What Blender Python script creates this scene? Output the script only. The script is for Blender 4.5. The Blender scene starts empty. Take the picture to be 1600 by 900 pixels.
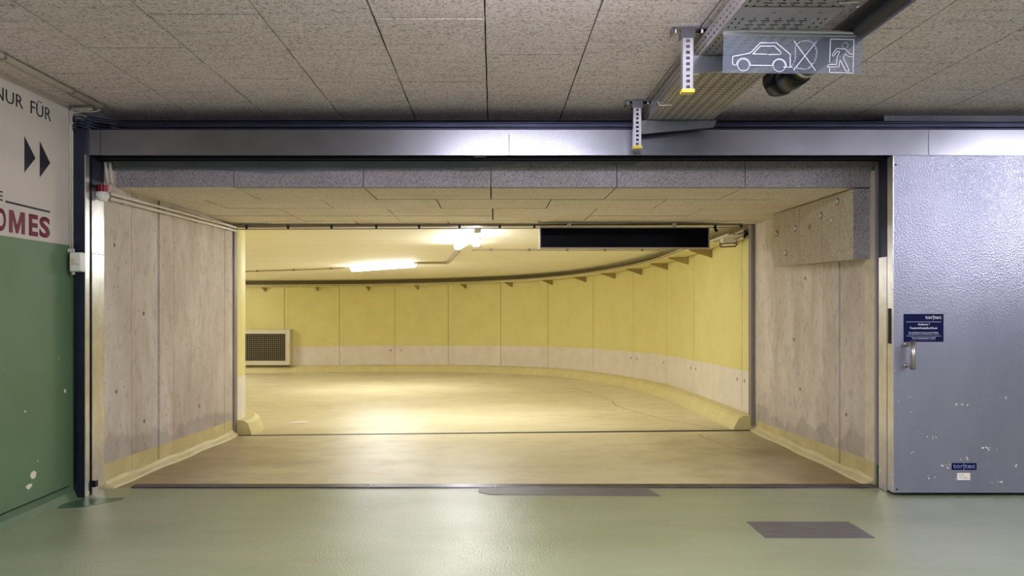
import bpy, bmesh, math, random
from mathutils import Vector, Matrix
random.seed(7)
C = bpy.context.scene.collection
S = bpy.context.scene
PI = math.pi
# ------------------------------------------------------------------ camera
CAMZ, F = 1.30, 1240.0
cam_d = bpy.data.cameras.new('camera'); cam = bpy.data.objects.new('camera', cam_d); C.objects.link(cam)
cam.location = (0, 0, CAMZ); cam.rotation_euler = (PI/2, 0, 0)
cam_d.sensor_width = 36; cam_d.lens = 36*F/1600
cam_d.shift_x = 30/1600; cam_d.shift_y = 30/1600
cam_d.clip_start = .05; S.camera = cam
# ------------------------------------------------------------------ world, exposure
w = bpy.data.worlds.new('world'); S.world = w; w.use_nodes = True
w.node_tree.nodes['Background'].inputs[0].default_value = (.9, .92, 1.0, 1)
w.node_tree.nodes['Background'].inputs[1].default_value = .18
S.view_settings.view_transform = 'Standard'; S.view_settings.look = 'None'
S.view_settings.exposure = 0.8; S.view_settings.gamma = 1
S.view_settings.use_curve_mapping = False
S.cycles.max_bounces = 10; S.cycles.diffuse_bounces = 7; S.cycles.glossy_bounces = 4
S.cycles.sample_clamp_indirect = 4.0
GARAGE_LAMP = 84.0      # emission of the garage luminaires out of view, rear pair added
RAMP_LAMP = 70.0       # emission of the tubes in the ramp room

# ------------------------------------------------------------------ materials
def lin(r, g, b):
    f = lambda v: (v/255/12.92) if v/255 <= .04045 else ((v/255+.055)/1.055)**2.4
    return (f(r), f(g), f(b), 1)
class N:
    def __init__(s, m): s.m = m; s.t = m.node_tree
    def n(s, typ, **kw):
        x = s.t.nodes.new(typ)
        for k, v in kw.items():
            if k[0] == 'i' and k[1:].isdigit(): x.inputs[int(k[1:])].default_value = v
            elif k in x.inputs: x.inputs[k].default_value = v
            else: setattr(x, k, v)
        return x
    def l(s, a, b): s.t.links.new(a, b)
    def pos(s, sc=(1, 1, 1)):
        g = s.n('ShaderNodeNewGeometry'); mp = s.n('ShaderNodeMapping'); mp.inputs['Scale'].default_value = sc
        s.l(g.outputs['Position'], mp.inputs['Vector']); return mp.outputs[0]
    def noise(s, vec, scale, detail=4, rough=.55):
        x = s.n('ShaderNodeTexNoise'); x.inputs['Scale'].default_value = scale; x.inputs['Detail'].default_value = detail
        x.inputs['Roughness'].default_value = rough; s.l(vec, x.inputs['Vector']); return x.outputs['Fac']
    def ramp(s, fac, a, b, lo=0, hi=1):
        r = s.n('ShaderNodeMapRange'); r.inputs[1].default_value = a; r.inputs[2].default_value = b
        r.inputs[3].default_value = lo; r.inputs[4].default_value = hi; s.l(fac, r.inputs[0]); return r.outputs[0]
    def mix(s, fac, a, b):
        x = s.n('ShaderNodeMix', data_type='RGBA')
        if isinstance(fac, float): x.inputs[0].default_value = fac
        else: s.l(fac, x.inputs[0])
        for i, v in ((6, a), (7, b)):
            if isinstance(v, tuple): x.inputs[i].default_value = v
            else: s.l(v, x.inputs[i])
        return x.outputs[2]
    def math(s, op, a, b=0.0, c=0.0):
        x = s.n('ShaderNodeMath', operation=op)
        for i, v in enumerate((a, b, c)):
            if isinstance(v, (int, float)): x.inputs[i].default_value = v
            else: s.l(v, x.inputs[i])
        return x.outputs[0]
def new(name):
    m = bpy.data.materials.new(name); m.use_nodes = True
    k = N(m); k.b = m.node_tree.nodes['Principled BSDF']; return m, k
def setc(k, col):
    if isinstance(col, tuple): k.b.inputs['Base Color'].default_value = col
    else: k.l(col, k.b.inputs['Base Color'])
def bump(k, h, strength, dist=.01):
    x = k.n('ShaderNodeBump'); x.inputs['Strength'].default_value = strength; x.inputs['Distance'].default_value = dist
    k.l(h, x.inputs['Height']); k.l(x.outputs[0], k.b.inputs['Normal'])
def simple(name, c, rough=.5, metal=0, c2=None, sc=3, bs=0, bsc=80, stretch=(1, 1, 1), coat=0, spec=.5):
    m, k = new(name); k.b.inputs['Specular IOR Level'].default_value = spec; k.b.inputs['Roughness'].default_value = rough; k.b.inputs['Metallic'].default_value = metal
    p = k.pos(stretch)
    if c2: setc(k, k.mix(k.ramp(k.noise(p, sc, 5), .3, .7), c, c2))
    else: setc(k, k.mix(k.ramp(k.noise(p, 6, 4), .3, .7, 0, .35), c, tuple(x*.8 for x in c[:3])+(1,)))
    if bs: bump(k, k.noise(p, bsc, 3), bs)
    if coat: k.b.inputs['Coat Weight'].default_value = coat
    return m
def board_mat(name, a, b, dark, ss=70, con=.85):
    m, k = new(name); p = k.pos(); k.b.inputs['Roughness'].default_value = .95
    sp = k.noise(p, ss, 2, .75); big = k.noise(p, 1.7, 4); st = k.noise(k.pos((.8, 9, 1)), 3, 4)
    c = k.mix(k.ramp(big, .3, .7), a, b)
    c = k.mix(k.ramp(st, .52, .75, 0, .35), c, dark)
    c = k.mix(k.ramp(sp, .54, .66, 0, con), c, dark)
    c = k.mix(k.ramp(sp, .42, .30, 0, .55), c, tuple(min(1, x*1.7) for x in a[:3])+(1,))
    setc(k, c); bump(k, sp, .9, .006); return m
M = {}
M['board'] = board_mat('wood wool board', lin(222, 208, 216), lin(214, 200, 202), lin(118, 112, 114))
M['board_grey'] = board_mat('grey insulation board', lin(158, 152, 158), lin(144, 138, 142), lin(92, 86, 92), 85, .8)
M['board_tan'] = board_mat('tan insulation board', lin(228, 219, 204), lin(218, 208, 190), lin(160, 146, 126), 85, .8)
M['joint'] = simple('dark joint', lin(34, 31, 30), .95)
M['mortar'] = simple('smooth grey mortar', lin(128, 130, 142), .8, c2=lin(108, 110, 124))
M['steel'] = simple('galvanised steel', lin(152, 154, 166), .27, 1, c2=lin(126, 128, 138), sc=1.6)
M['steel_bright'] = simple('bright galvanised steel', lin(215, 214, 212), .30, .85, c2=lin(190, 188, 186), sc=7, bs=.05, bsc=30)
M['steel_dark'] = simple('dark blue grey steel', lin(58, 62, 84), .42, .75, c2=lin(44, 46, 64))
M['rail_black'] = simple('black rail', lin(20, 20, 34), .45, .3)
M['frame_grey'] = simple('painted grey steel', lin(138, 130, 124), .5, .2)
M['purple_grey'] = simple('grey primer steel', lin(148, 142, 150), .5, .1)
M['tray'] = simple('tray galvanised steel', lin(176, 174, 178), .42, .75, c2=lin(150, 146, 146))
M['alu'] = simple('aluminium', lin(205, 207, 220), .3, .9)
M['chrome'] = simple('stainless steel', lin(190, 186, 184), .36, 1)
M['yellow_cap'] = simple('yellow plastic', lin(226, 200, 74), .45)
M['black_pipe'] = simple('black plastic pipe', lin(7, 9, 24), .35, spec=.3)
M['black'] = simple('black rubber', lin(10, 10, 18), .6, spec=.2)
M['screen'] = simple('dark display glass', lin(6, 6, 16), .3, spec=.08)
M['pipe_grey'] = simple('grey plastic conduit', lin(200, 194, 186), .5)
M['pipe_white'] = simple('cream plastic conduit', lin(214, 206, 190), .45)
M['plastic_white'] = simple('white plastic', lin(226, 226, 220), .4)
M['red'] = simple('red plastic', lin(170, 36, 60), .4)
M['blue_plate'] = simple('dark blue enamel', lin(6, 10, 66), .5, spec=.12)
M['ink_white'] = simple('white print', lin(225, 228, 240), .5)
M['ink_grey'] = simple('grey print', lin(150, 160, 200), .5)
M['ink_navy'] = simple('navy black paint', lin(22, 24, 44), .6)
M['ink_wine'] = simple('burgundy paint', lin(118, 36, 66), .6)
M['cream'] = simple('cream paint', lin(214, 202, 178), .6, c2=lin(200, 186, 160))
M['paper'] = simple('white paper', lin(236, 230, 218), .8)
M['tape'] = simple('worn grey floor plate', lin(128, 126, 128), .45, .4, c2=lin(104, 101, 104), sc=4, stretch=(1, 12, 1), bs=.3, bsc=20)
M['threshold'] = simple('dark steel threshold', lin(92, 88, 100), .36, .7, c2=lin(60, 57, 66), sc=6)
M['trim_cove'] = simple('pale yellow cove', lin(208, 198, 156), .6, c2=lin(190, 178, 134))
M['patch'] = simple('fresh green paint', lin(70, 104, 78), .3)

def band_paint(name, base_fn, zthr, zmul_y, y0, zmul_x, low, high_rough=.6, wob=.006):
    """paint band: below the line the colour low, above what base_fn gives"""
    m, k = new(name)
    g = k.n('ShaderNodeNewGeometry'); sx = k.n('ShaderNodeSeparateXYZ'); k.l(g.outputs['Position'], sx.inputs[0])
    lim = k.math('ADD', k.math('MULTIPLY', k.math('SUBTRACT', sx.outputs[1], y0), zmul_y), zthr)
    lim = k.math('ADD', lim, k.math('MULTIPLY', sx.outputs[0], zmul_x))
    wv = k.math('MULTIPLY', k.math('SUBTRACT', k.noise(k.pos(), 3, 3), .5), wob*2)
    d = k.math('SUBTRACT', sx.outputs[2], k.math('ADD', lim, wv))
    mask = k.ramp(d, -.002, .002)
    hi = base_fn(k, d, sx)
    lo = low(k, d) if callable(low) else low
    setc(k, k.mix(mask, lo, hi)); k.b.inputs['Roughness'].default_value = high_rough
    return m, k
def concrete_fn(k, d, sx):
    p = k.pos((1, 1, .4)); a = k.noise(p, 3.0, 7, .65); b = k.noise(k.pos((1, 1, .6)), 14, 6, .7)
    c = k.mix(k.ramp(a, .34, .66), lin(222, 214, 204), lin(190, 178, 165))
    c = k.mix(k.ramp(b, .52, .72, 0, .55), c, lin(134, 122, 110))
    oi = k.n('ShaderNodeObjectInfo'); c = k.mix(k.ramp(oi.outputs['Random'], 0, 1, 0, .22), c, lin(140, 128, 116))
    v = k.n('ShaderNodeTexVoronoi'); v.inputs['Scale'].default_value = 7; k.l(k.pos(), v.inputs['Vector'])
    c = k.mix(k.ramp(v.outputs['Distance'], .05, .09, .5, 0), c, lin(110, 98, 88))
    wet = k.math('ADD', d, k.math('MULTIPLY', k.noise(k.pos((1, 1, .5)), 2.2, 6), -.62))
    c = k.mix(k.ramp(wet, -.20, -.17, .32, 0), c, lin(118, 112, 112))
    bump(k, a, .25, .01); return c
yel = lambda k, d: k.mix(k.ramp(k.noise(k.pos(), 5, 5), .35, .7), lin(202, 190, 138), lin(188, 172, 122))
M['concrete'], _ = band_paint('board marked concrete', concrete_fn, .175, -.028, 5.7, 0, yel, .75)
M['cream_wall'], _ = band_paint('cream painted concrete', lambda k, d, sx: k.mix(k.ramp(k.noise(k.pos(), 8, 5), .4, .7), lin(216, 206, 186), lin(198, 186, 164)), .175, -.028, 5.7, 0, yel, .7)
M['ramp_wall'], _ = band_paint('yellow ramp wall paint', lambda k, d, sx: k.mix(k.ramp(k.noise(k.pos(), 2.5, 5), .35, .7), lin(220, 211, 141), lin(214, 204, 131)),
    .575, -.0168, 8.5, .01, lambda k, d: k.mix(k.ramp(k.noise(k.pos(), 4, 5), .35, .7), lin(226, 218, 206), lin(216, 206, 192)), .5, .012)
M['yellow'] = simple('yellow kerb paint', lin(216, 205, 148), .5, c2=lin(204, 192, 134), sc=5)
M['ramp_ceiling'] = simple('cream ceiling paint', lin(240, 236, 218), .7, c2=lin(236, 230, 208), sc=1.5, stretch=(.4, 3, 1))
M['ramp_tray'] = simple('yellowed tray steel', lin(226, 214, 160), .5, .2)
def wall_left_hi(k, d, sx): return k.mix(k.ramp(k.noise(k.pos(), 1.2, 4), .35, .7), lin(205, 198, 192), lin(196, 188, 180))
def wall_left_lo(k, d):
    c = k.mix(k.ramp(k.noise(k.pos(), 1.5, 5), .35, .7), lin(98, 128, 100), lin(92, 120, 88))
    return k.mix(k.ramp(k.noise(k.pos((1, 1, 1)), 7, 2), .745, .755), c, lin(210, 190, 184))
M['wall_left'], _ = band_paint('green and white wall paint', wall_left_hi, 1.722, 0, 0, 0, wall_left_lo, .55, 0)
def floor_green():
    m, k = new('green floor coating'); p = k.pos()
    a = k.noise(k.pos((.6, 1.6, 1)), 1.1, 5, .6); b = k.noise(k.pos((1, 3, 1)), 2.5, 5, .6)
    c = k.mix(k.ramp(a, .35, .65), lin(154, 163, 134), lin(138, 148, 116))
    c = k.mix(k.ramp(b, .52, .72, 0, .5), c, lin(150, 142, 126))
    # scattered black specks and scuffs
    setc(k, c); sp = k.noise(p, 85, 2, .6)
    k.l(k.ramp(k.noise(p, 2, 1), .3, .7, .29, .36), k.b.inputs['Roughness'])
    k.b.inputs['Specular IOR Level'].default_value = 1.0
    bump(k, sp, .45, .006); return m
M['floor_green'] = floor_green()
def floor_sand():
    m, k = new('sandy yellow floor coating'); p = k.pos()
    a = k.noise(k.pos((.7, 1.2, 1)), 1.0, 6, .6); b = k.noise(k.pos((1, 1.4, 1)), 2.6, 6, .65)
    c = k.mix(k.ramp(a, .35, .68), lin(222, 213, 176), lin(208, 196, 156))
    c = k.mix(k.ramp(b, .50, .74, 0, .35), c, lin(166, 148, 114))
    # dirt collected along the side walls of the passage
    g = k.n('ShaderNodeNewGeometry'); sx = k.n('ShaderNodeSeparateXYZ'); k.l(g.outputs['Position'], sx.inputs[0])
    e = k.math('ADD', k.math('ABSOLUTE', sx.outputs[0]), k.math('MULTIPLY', k.noise(p, 1.3, 4), 1.6))
    near = k.ramp(sx.outputs[1], 9.5, 7.5, 0, 1)
    c = k.mix(k.math('MULTIPLY', k.ramp(e, 2.1, 3.4, 0, .95), near), c, lin(140, 118, 84))
    setc(k, c); k.l(k.ramp(b, .3, .7, .30, .46), k.b.inputs['Roughness'])
    bump(k, k.noise(p, 120, 2, .6), .22, .006); return m
M['floor_sand'] = floor_sand()
def door_mat():
    m, k = new('embossed zinc door sheet'); p = k.pos()
    g = k.n('ShaderNodeNewGeometry'); sx = k.n('ShaderNodeSeparateXYZ'); k.l(g.outputs['Position'], sx.inputs[0])
    a = k.noise(k.pos((1, 1, .4)), 1.6, 5)
    c = k.mix(k.ramp(a, .3, .7), lin(160, 162, 180), lin(138, 142, 160))
    wn = k.noise(k.pos((1, 1, 1.6)), 9, 4, .7)
    band = k.math('MULTIPLY', k.ramp(sx.outputs[2], .95, .6), k.ramp(sx.outputs[2], .02, .12))
    wear = k.math('MULTIPLY', k.ramp(wn, .66, .69), band)
    c = k.mix(wear, c, lin(224, 222, 224)); setc(k, c)
    k.l(k.ramp(wear, 0, 1, .85, .0), k.b.inputs['Metallic'])
    k.b.inputs['Roughness'].default_value = .35
    v = k.n('ShaderNodeTexVoronoi'); v.inputs['Scale'].default_value = 120; k.l(p, v.inputs['Vector'])
    fade = k.ramp(sx.outputs[2], .9, 1.6, .12, 1)
    bump(k, k.math('MULTIPLY', v.outputs['Distance'], fade), .36, .004); return m
M['door'] = door_mat()
def glow(name, c, s):
    m, k = new(name); setc(k, (.9, .9, .9, 1)); k.b.inputs['Emission Color'].default_value = c
    k.b.inputs['Emission Strength'].default_value = s; return m
M['tube'] = glow('lit diffuser', (.97, .98, 1, 1), RAMP_LAMP)
M['tube_garage'] = glow('lit garage diffuser', (.96, .92, 1, 1), GARAGE_LAMP)
def acrylic():
    m, k = new('clear acrylic'); out = m.node_tree.nodes['Material Output']
    t = k.n('ShaderNodeBsdfTransparent'); t.inputs[0].default_value = (.82, .86, .92, 1)
    gl = k.n('ShaderNodeBsdfGlossy'); gl.inputs['Color'].default_value = (.8, .84, .95, 1); gl.inputs['Roughness'].default_value = .15
    df = k.n('ShaderNodeBsdfDiffuse'); df.inputs[0].default_value = (.45, .5, .62, 1)
    m1 = k.n('ShaderNodeMixShader'); m1.inputs[0].default_value = .12; k.l(t.outputs[0], m1.inputs[1]); k.l(df.outputs[0], m1.inputs[2])
    m2 = k.n('ShaderNodeMixShader'); m2.inputs[0].default_value = .12; k.l(m1.outputs[0], m2.inputs[1]); k.l(gl.outputs[0], m2.inputs[2])
    k.l(m2.outputs[0], out.inputs[0]); return m
M['acrylic'] = acrylic()
M['vent_black'] = simple('dark duct', lin(20, 18, 16), .9)

# ------------------------------------------------------------------ mesh helpers
def B(): return bmesh.new()
def bx(bm, x0, x1, y0, y1, z0, z1):
    v = [bm.verts.new(p) for p in ((x0,y0,z0),(x1,y0,z0),(x1,y1,z0),(x0,y1,z0),(x0,y0,z1),(x1,y0,z1),(x1,y1,z1),(x0,y1,z1))]
    for f in ((0,3,2,1),(4,5,6,7),(0,1,5,4),(1,2,6,5),(2,3,7,6),(3,0,4,7)): bm.faces.new([v[i] for i in f])
    return bm
def box(*a): return bx(B(), *a)
def hexa(bm, lo, hi):
    """lo, hi: four points each, counterclockwise seen from above"""
    v = [bm.verts.new(p) for p in list(lo)+list(hi)]
    for f in ((0,3,2,1),(4,5,6,7),(0,1,5,4),(1,2,6,5),(2,3,7,6),(3,0,4,7)): bm.faces.new([v[i] for i in f])
    return bm
def tube(bm, pts, r, seg=8, closed=False):
    pts = [Vector(p) for p in pts]; rings = []; n = len(pts)
    up = None
    for i, p in enumerate(pts):
        a = pts[(i-1) % n] if (closed or i) else p; b = pts[(i+1) % n] if (closed or i < n-1) else p
        d = (b-a).normalized()
        if up is None: up = Vector((0,0,1)) if abs(d.z) < .9 else Vector((1,0,0))
        s = d.cross(up).normalized(); up = s.cross(d).normalized()
        rr = r[i] if isinstance(r, (list, tuple)) else r
        rings.append([bm.verts.new(p + s*math.cos(2*PI*k/seg)*rr + up*math.sin(2*PI*k/seg)*rr) for k in range(seg)])
    m = n if closed else n-1
    for i in range(m):
        A, D = rings[i], rings[(i+1) % n]
        for k in range(seg): bm.faces.new((A[k], A[(k+1) % seg], D[(k+1) % seg], D[k]))
    if not closed:
        bm.faces.new(rings[0][::-1]); bm.faces.new(rings[-1])
    return bm
def disc(bm, c, axis, r, t, seg=16):
    c = Vector(c); a = Vector(axis).normalized(); return tube(bm, [c, c+a*t], r, seg)
OFF = {}
def empty(name, loc=(0,0,0)):
    o = bpy.data.objects.new(name, None); C.objects.link(o); o.location = loc; OFF[o.name] = Vector(loc)
    o.empty_display_size = .1; return o
def obj(name, bm, m, parent=None, smooth=False, bevel=0):
    bmesh.ops.recalc_face_normals(bm, faces=bm.faces)
    me = bpy.data.meshes.new(name)
    if parent is not None: off = OFF[parent.name]
    else:
        xs = [v.co for v in bm.verts]
        off = Vector(((min(c.x for c in xs)+max(c.x for c in xs))/2, (min(c.y for c in xs)+max(c.y for c in xs))/2, min(c.z for c in xs)))
    bmesh.ops.translate(bm, verts=bm.verts, vec=-off); bm.to_mesh(me); bm.free()
    if smooth:
        for p in me.polygons: p.use_smooth = True
    me.materials.append(m if not isinstance(m, str) else M[m])
    o = bpy.data.objects.new(name, me); C.objects.link(o)
    if parent is not None: o.parent = parent
    else: o.location = off
    OFF[o.name] = off
    if bevel:
        b = o.modifiers.new('bevel', 'BEVEL'); b.width = bevel; b.segments = 2; b.limit_method = 'ANGLE'
    return o
def tag(o, label, cat, group=None, kind=None):
    o['label'] = label; o['category'] = cat
    if group: o['group'] = group
    if kind: o['kind'] = kind
    return o
def struct(o, label=None, cat=None):
    o['kind'] = 'structure'
    if label: o['label'] = label; o['category'] = cat
    return o
def at(px, py, Y): return Vector(((px-770)/F*Y, Y, CAMZ-(py-480)/F*Y))
def text(body, origin, u, v, width, height, m, parent, name='lettering', bold=0.0, thick=.0015):
    """lettering fitted into a width x height box at origin, u right, v up; slightly raised"""
    cu = bpy.data.curves.new('t', 'FONT'); cu.body = body; cu.size = 1; cu.offset = bold; cu.resolution_u = 3
    t = bpy.data.objects.new('t', cu); C.objects.link(t)
    dg = bpy.context.evaluated_depsgraph_get(); me = bpy.data.meshes.new_from_object(t.evaluated_get(dg))
    bpy.data.objects.remove(t)
    bm = B(); bm.from_mesh(me); bpy.data.meshes.remove(me)
    x0 = min(q.co.x for q in bm.verts); x1 = max(q.co.x for q in bm.verts)
    y0 = min(q.co.y for q in bm.verts); y1 = max(q.co.y for q in bm.verts)
    u = Vector(u).normalized(); v = Vector(v).normalized(); n = u.cross(v)
    ex = bmesh.ops.extrude_face_region(bm, geom=list(bm.faces))
    up = {e for e in ex['geom'] if isinstance(e, bmesh.types.BMVert)}
    for q in bm.verts:
        a = (q.co.x-x0)/(x1-x0)*width; b = (q.co.y-y0)/(y1-y0)*height
        q.co = Vector(origin)+u*a+v*b+n*(thick if q in up else 0)
    return obj(name, bm, m, parent)
def perf(bm, us, vs, holes, P):
    """sheet with real rectangular holes: us/vs sorted breakpoints; holes(uc, vc)->bool; P maps u,v to a point"""
    vv = {}
    def g(i, j):
        if (i, j) not in vv: vv[(i, j)] = bm.verts.new(P(us[i], vs[j]))
        return vv[(i, j)]
    for i in range(len(us)-1):
        for j in range(len(vs)-1):
            if not holes((us[i]+us[i+1])/2, (vs[j]+vs[j+1])/2):
                bm.faces.new((g(i,j), g(i+1,j), g(i+1,j+1), g(i,j+1)))
    return bm

# floor and ceiling heights beyond the gate
def zf(x, y):
    if y < 5.8: return 0.0
    if y < 8.45:
        t = (y-5.8)/2.65; return t*(-.037+.0099*x)
    return -.037-.0168*(y-8.45)+.0099*x
def zc(x, y): return 2.19-.0195*(y-8.5)+.01*x
CEIL = 2.68
# ------------------------------------------------------------------ garage shell
struct(obj('floor', box(-3.0, 9.5, -7.5, 5.72, -.15, 0), 'floor_green'), 'worn green coated garage floor before the gate', 'floor')
fl = bpy.data.objects['floor']
pb = B(); q = [(-2.86, 5.20), (-2.78, 5.38), (-2.52, 5.42), (-2.50, 5.36), (-2.66, 5.16), (-2.80, 5.12)]
hp = [pb.verts.new((x, y, .0015)) for x, y in q]; lp = [pb.verts.new((x, y, 0)) for x, y in q]
pb.faces.new(hp); [pb.faces.new((lp[i], lp[(i+1) % 6], hp[(i+1) % 6], hp[i])) for i in range(6)]
obj('paint_patch', pb, 'patch', fl)['label'] = 'patch of darker fresh green paint'
# passage and ramp floor
def grid_floor(name, xs, ys, z, m, thick=.1, inside=None):
    bm = B(); G = {}
    for i, x in enumerate(xs):
        for j, y in enumerate(ys): G[i, j] = bm.verts.new((x, y, z(x, y)))
    for i in range(len(xs)-1):
        for j in range(len(ys)-1): bm.faces.new((G[i,j], G[i+1,j], G[i+1,j+1], G[i,j+1]))
    ex = bmesh.ops.extrude_face_region(bm, geom=list(bm.faces))
    for e in ex['geom']:
        if isinstance(e, bmesh.types.BMVert): e.co.z -= thick
    return obj(name, bm, m)
struct(grid_floor('floor_passage', [-2.9+.29*i for i in range(21)], [5.72+.268*i for i in range(11)], zf, 'floor_sand'), 'sandy yellow floor of the short passage', 'floor')
struct(grid_floor('floor_ramp', [-12+.5*i for i in range(32)], [8.46+.5*i for i in range(25)], zf, 'floor_sand'), 'pale yellow floor of the curved ramp', 'floor')
# front ceiling: backing slab and single boards
ce = struct(obj('ceiling', box(-3.4, 9.5, -7.5, 6.4, CEIL+.012, CEIL+.2), 'joint'), 'garage ceiling lined with wood wool boards', 'ceiling')
JX = lambda k: -.037+.531*k
rows = {0: 4.34, -1: 3.79, -2: 4.26, -3: 3.74, -4: 4.22, -5: 4.69, 1: 3.86, 2: 4.36, 3: 3.93, 4: 4.47, 5: 5.02, 6: 4.44}
nb = 0
for k in range(-6, 18):
    y = rows.get(k, 4.0+.53*(k % 2)); ys = [y+1.062*j for j in range(-11, 4)]
    x0, x1 = max(JX(k), -2.93), JX(k+1)
    if x1 < -2.9: continue
    for a, b in zip(ys, ys[1:]):
        a = max(a, -7.4); b = min(b, 5.87)
        if b-a < .03 or nb > 290: continue
        if a < 1.6 and k > 7: continue
        g = .0022; dz = [random.uniform(-.0003, .0003) for _ in range(4)]
        # ragged long edges so the joints wander like the real boards
        n = 7; bm = B(); L = []; R = []
        for i in range(n+1):
            yy = a+g+(b-a-2*g)*i/n
            ge = .002+random.uniform(0, .003) if i in (0, n) else 0; yy += ge*(1 if i == 0 else -1); L.append((x0+g+random.uniform(0, .0035), yy)); R.append((x1-g-random.uniform(0, .0035), yy))
        ring = L+R[::-1]; lo = []; hi = []
        for (xx, yy) in ring:
            lo.append(bm.verts.new((xx, yy, CEIL+dz[0]+dz[1]*(xx-x0)+dz[2]*(yy-a)))); hi.append(bm.verts.new((xx, yy, CEIL+.02)))
        bm.faces.new(lo); bm.faces.new(hi[::-1])
        for i in range(len(ring)): bm.faces.new((lo[i], hi[i], hi[(i+1) % len(ring)], lo[(i+1) % len(ring)]))
        obj('ceiling_board', bm, 'board', ce); nb += 1
XL = -2.887
wl = struct(obj('wall_left', box(XL-.25, XL, -7.5, 5.42, .086, CEIL), 'wall_left'), 'garage side wall painted green below and white above with lettering', 'wall')
# kerb under the green wall, with a dark seam between
bm = B(); pr = [(XL-.25, 0), (XL+.055, 0), (XL+.035, .05), (XL-.004, .076), (XL-.25, .076)]
a = [bm.verts.new((x, -7.5, z)) for x, z in pr]; b = [bm.verts.new((x, 5.42, z)) for x, z in pr]
bm.faces.new(a); bm.faces.new(b[::-1]); [bm.faces.new((a[i], a[(i+1) % 5], b[(i+1) % 5], b[i])) for i in range(5)]
struct(obj('baseboard_left', bm, simple('green kerb paint', lin(84, 112, 86), .45, c2=lin(96, 116, 90), sc=8)), 'low green painted kerb along the side wall', 'kerb')
# lettering on the left wall (u = +Y, v = +Z, facing +X)
def wl_text(s, y0, y1, z0, z1, m, bold): return text(s, (XL+.0005, y0, z0), (0,1,0), (0,0,1), y1-y0, z1-z0, M[m], wl, bold=bold)
wl_text('NUR', 4.595, 4.875, 2.515, 2.592, 'ink_navy', -.004)['label'] = 'thin dark lettering NUR'
wl_text('FÜR', 4.955, 5.185, 2.512, 2.612, 'ink_navy', -.004)['label'] = 'thin dark lettering FÜR'
wl_text('E', 4.635, 4.672, 1.925, 1.982, 'ink_navy', .01)['label'] = 'small dark letter E'
mp = [(0, 0), (0, 1), (.27, 1), (.5, .36), (.73, 1), (1, 1), (1, 0), (.78, 0), (.78, .62), (.57, 0), (.43, 0), (.22, .62), (.22, 0)]
bm = B(); lo = [bm.verts.new((XL+.0005, 4.735+.16*a, 1.747+.135*b)) for a, b in mp]; hi = [bm.verts.new((XL+.002, 4.735+.16*a, 1.747+.135*b)) for a, b in mp]
bm.faces.new(hi); [bm.faces.new((lo[i], lo[(i+1) % 13], hi[(i+1) % 13], hi[i])) for i in range(13)]
obj('lettering', bm, 'ink_wine', wl)['label'] = 'bold burgundy letter M'
for ch, y0, y1 in (('O', 4.605, 4.705), ('E', 4.938, 5.035), ('S', 5.05, 5.172)):
    wl_text(ch, y0, y1, 1.747, 1.882, 'ink_wine', .012 if ch == 'M' else .035)['label'] = 'bold burgundy letter '+ch
def tri(pts, m, name, label):
    bm = B(); v = [bm.verts.new((XL+.0005, y, z)) for y, z in pts]; w2 = [bm.verts.new((XL+.002, y, z)) for y, z in pts]
    bm.faces.new(w2); n = len(pts); [bm.faces.new((v[i], v[(i+1) % n], w2[(i+1) % n], w2[i])) for i in range(n)]
    obj(name, bm, m, wl)['label'] = label
tri([(4.89, 2.353), (4.89, 2.132), (5.007, 2.24)], 'ink_navy', 'arrow_mark', 'left black triangle of a double arrow')
tri([(5.056, 2.356), (5.056, 2.128), (5.173, 2.239)], 'ink_navy', 'arrow_mark', 'right black triangle of a double arrow')
tri([(4.70, 1.920), (5.173, 1.914), (5.173, 1.926), (4.70, 1.932)], 'ink_navy', 'rule_mark', 'thin dark line above the burgundy word')
random.seed(21)
for px, py, ry, rz in ((52, 743, .045, .03), (45, 760, .035, .02), (101.5, 611, .016, .016), (59, 720, .008, .006), (92, 560, .006, .006), (39, 643, .008, .01)):
    Y = 2.887*F/(770-px); p = at(px, py, Y); bm = B(); n_ = 9
    ring = [(math.cos(2*PI*k/n_)*random.uniform(.6, 1.1), math.sin(2*PI*k/n_)*random.uniform(.6, 1.1)) for k in range(n_)]
    bm.faces.new([bm.verts.new((XL+.0008, p.y+a*ry, p.z+b*rz)) for a, b in ring]); obj('paint_chip', bm, 'paper', wl)
# front wall around the opening
struct(obj('wall_front', bx(bx(B(), -3.3, -2.80, 5.70, 5.95, 0, CEIL), -2.80, 2.82, 5.90, 6.0, 2.20, CEIL), 'mortar'), 'wall over the gate opening', 'wall')
struct(obj('wall_front_side', box(2.82, 9.5, 5.72, 5.95, 0, CEIL), 'mortar'), 'wall behind the sliding door', 'wall')
bm = B(); bx(bm, XL-.1, -2.862, 5.425, 5.60, 0, CEIL)
struct(obj('wall_return', bm, 'wall_left'), 'narrow wall return beside the steel post', 'wall')

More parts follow.
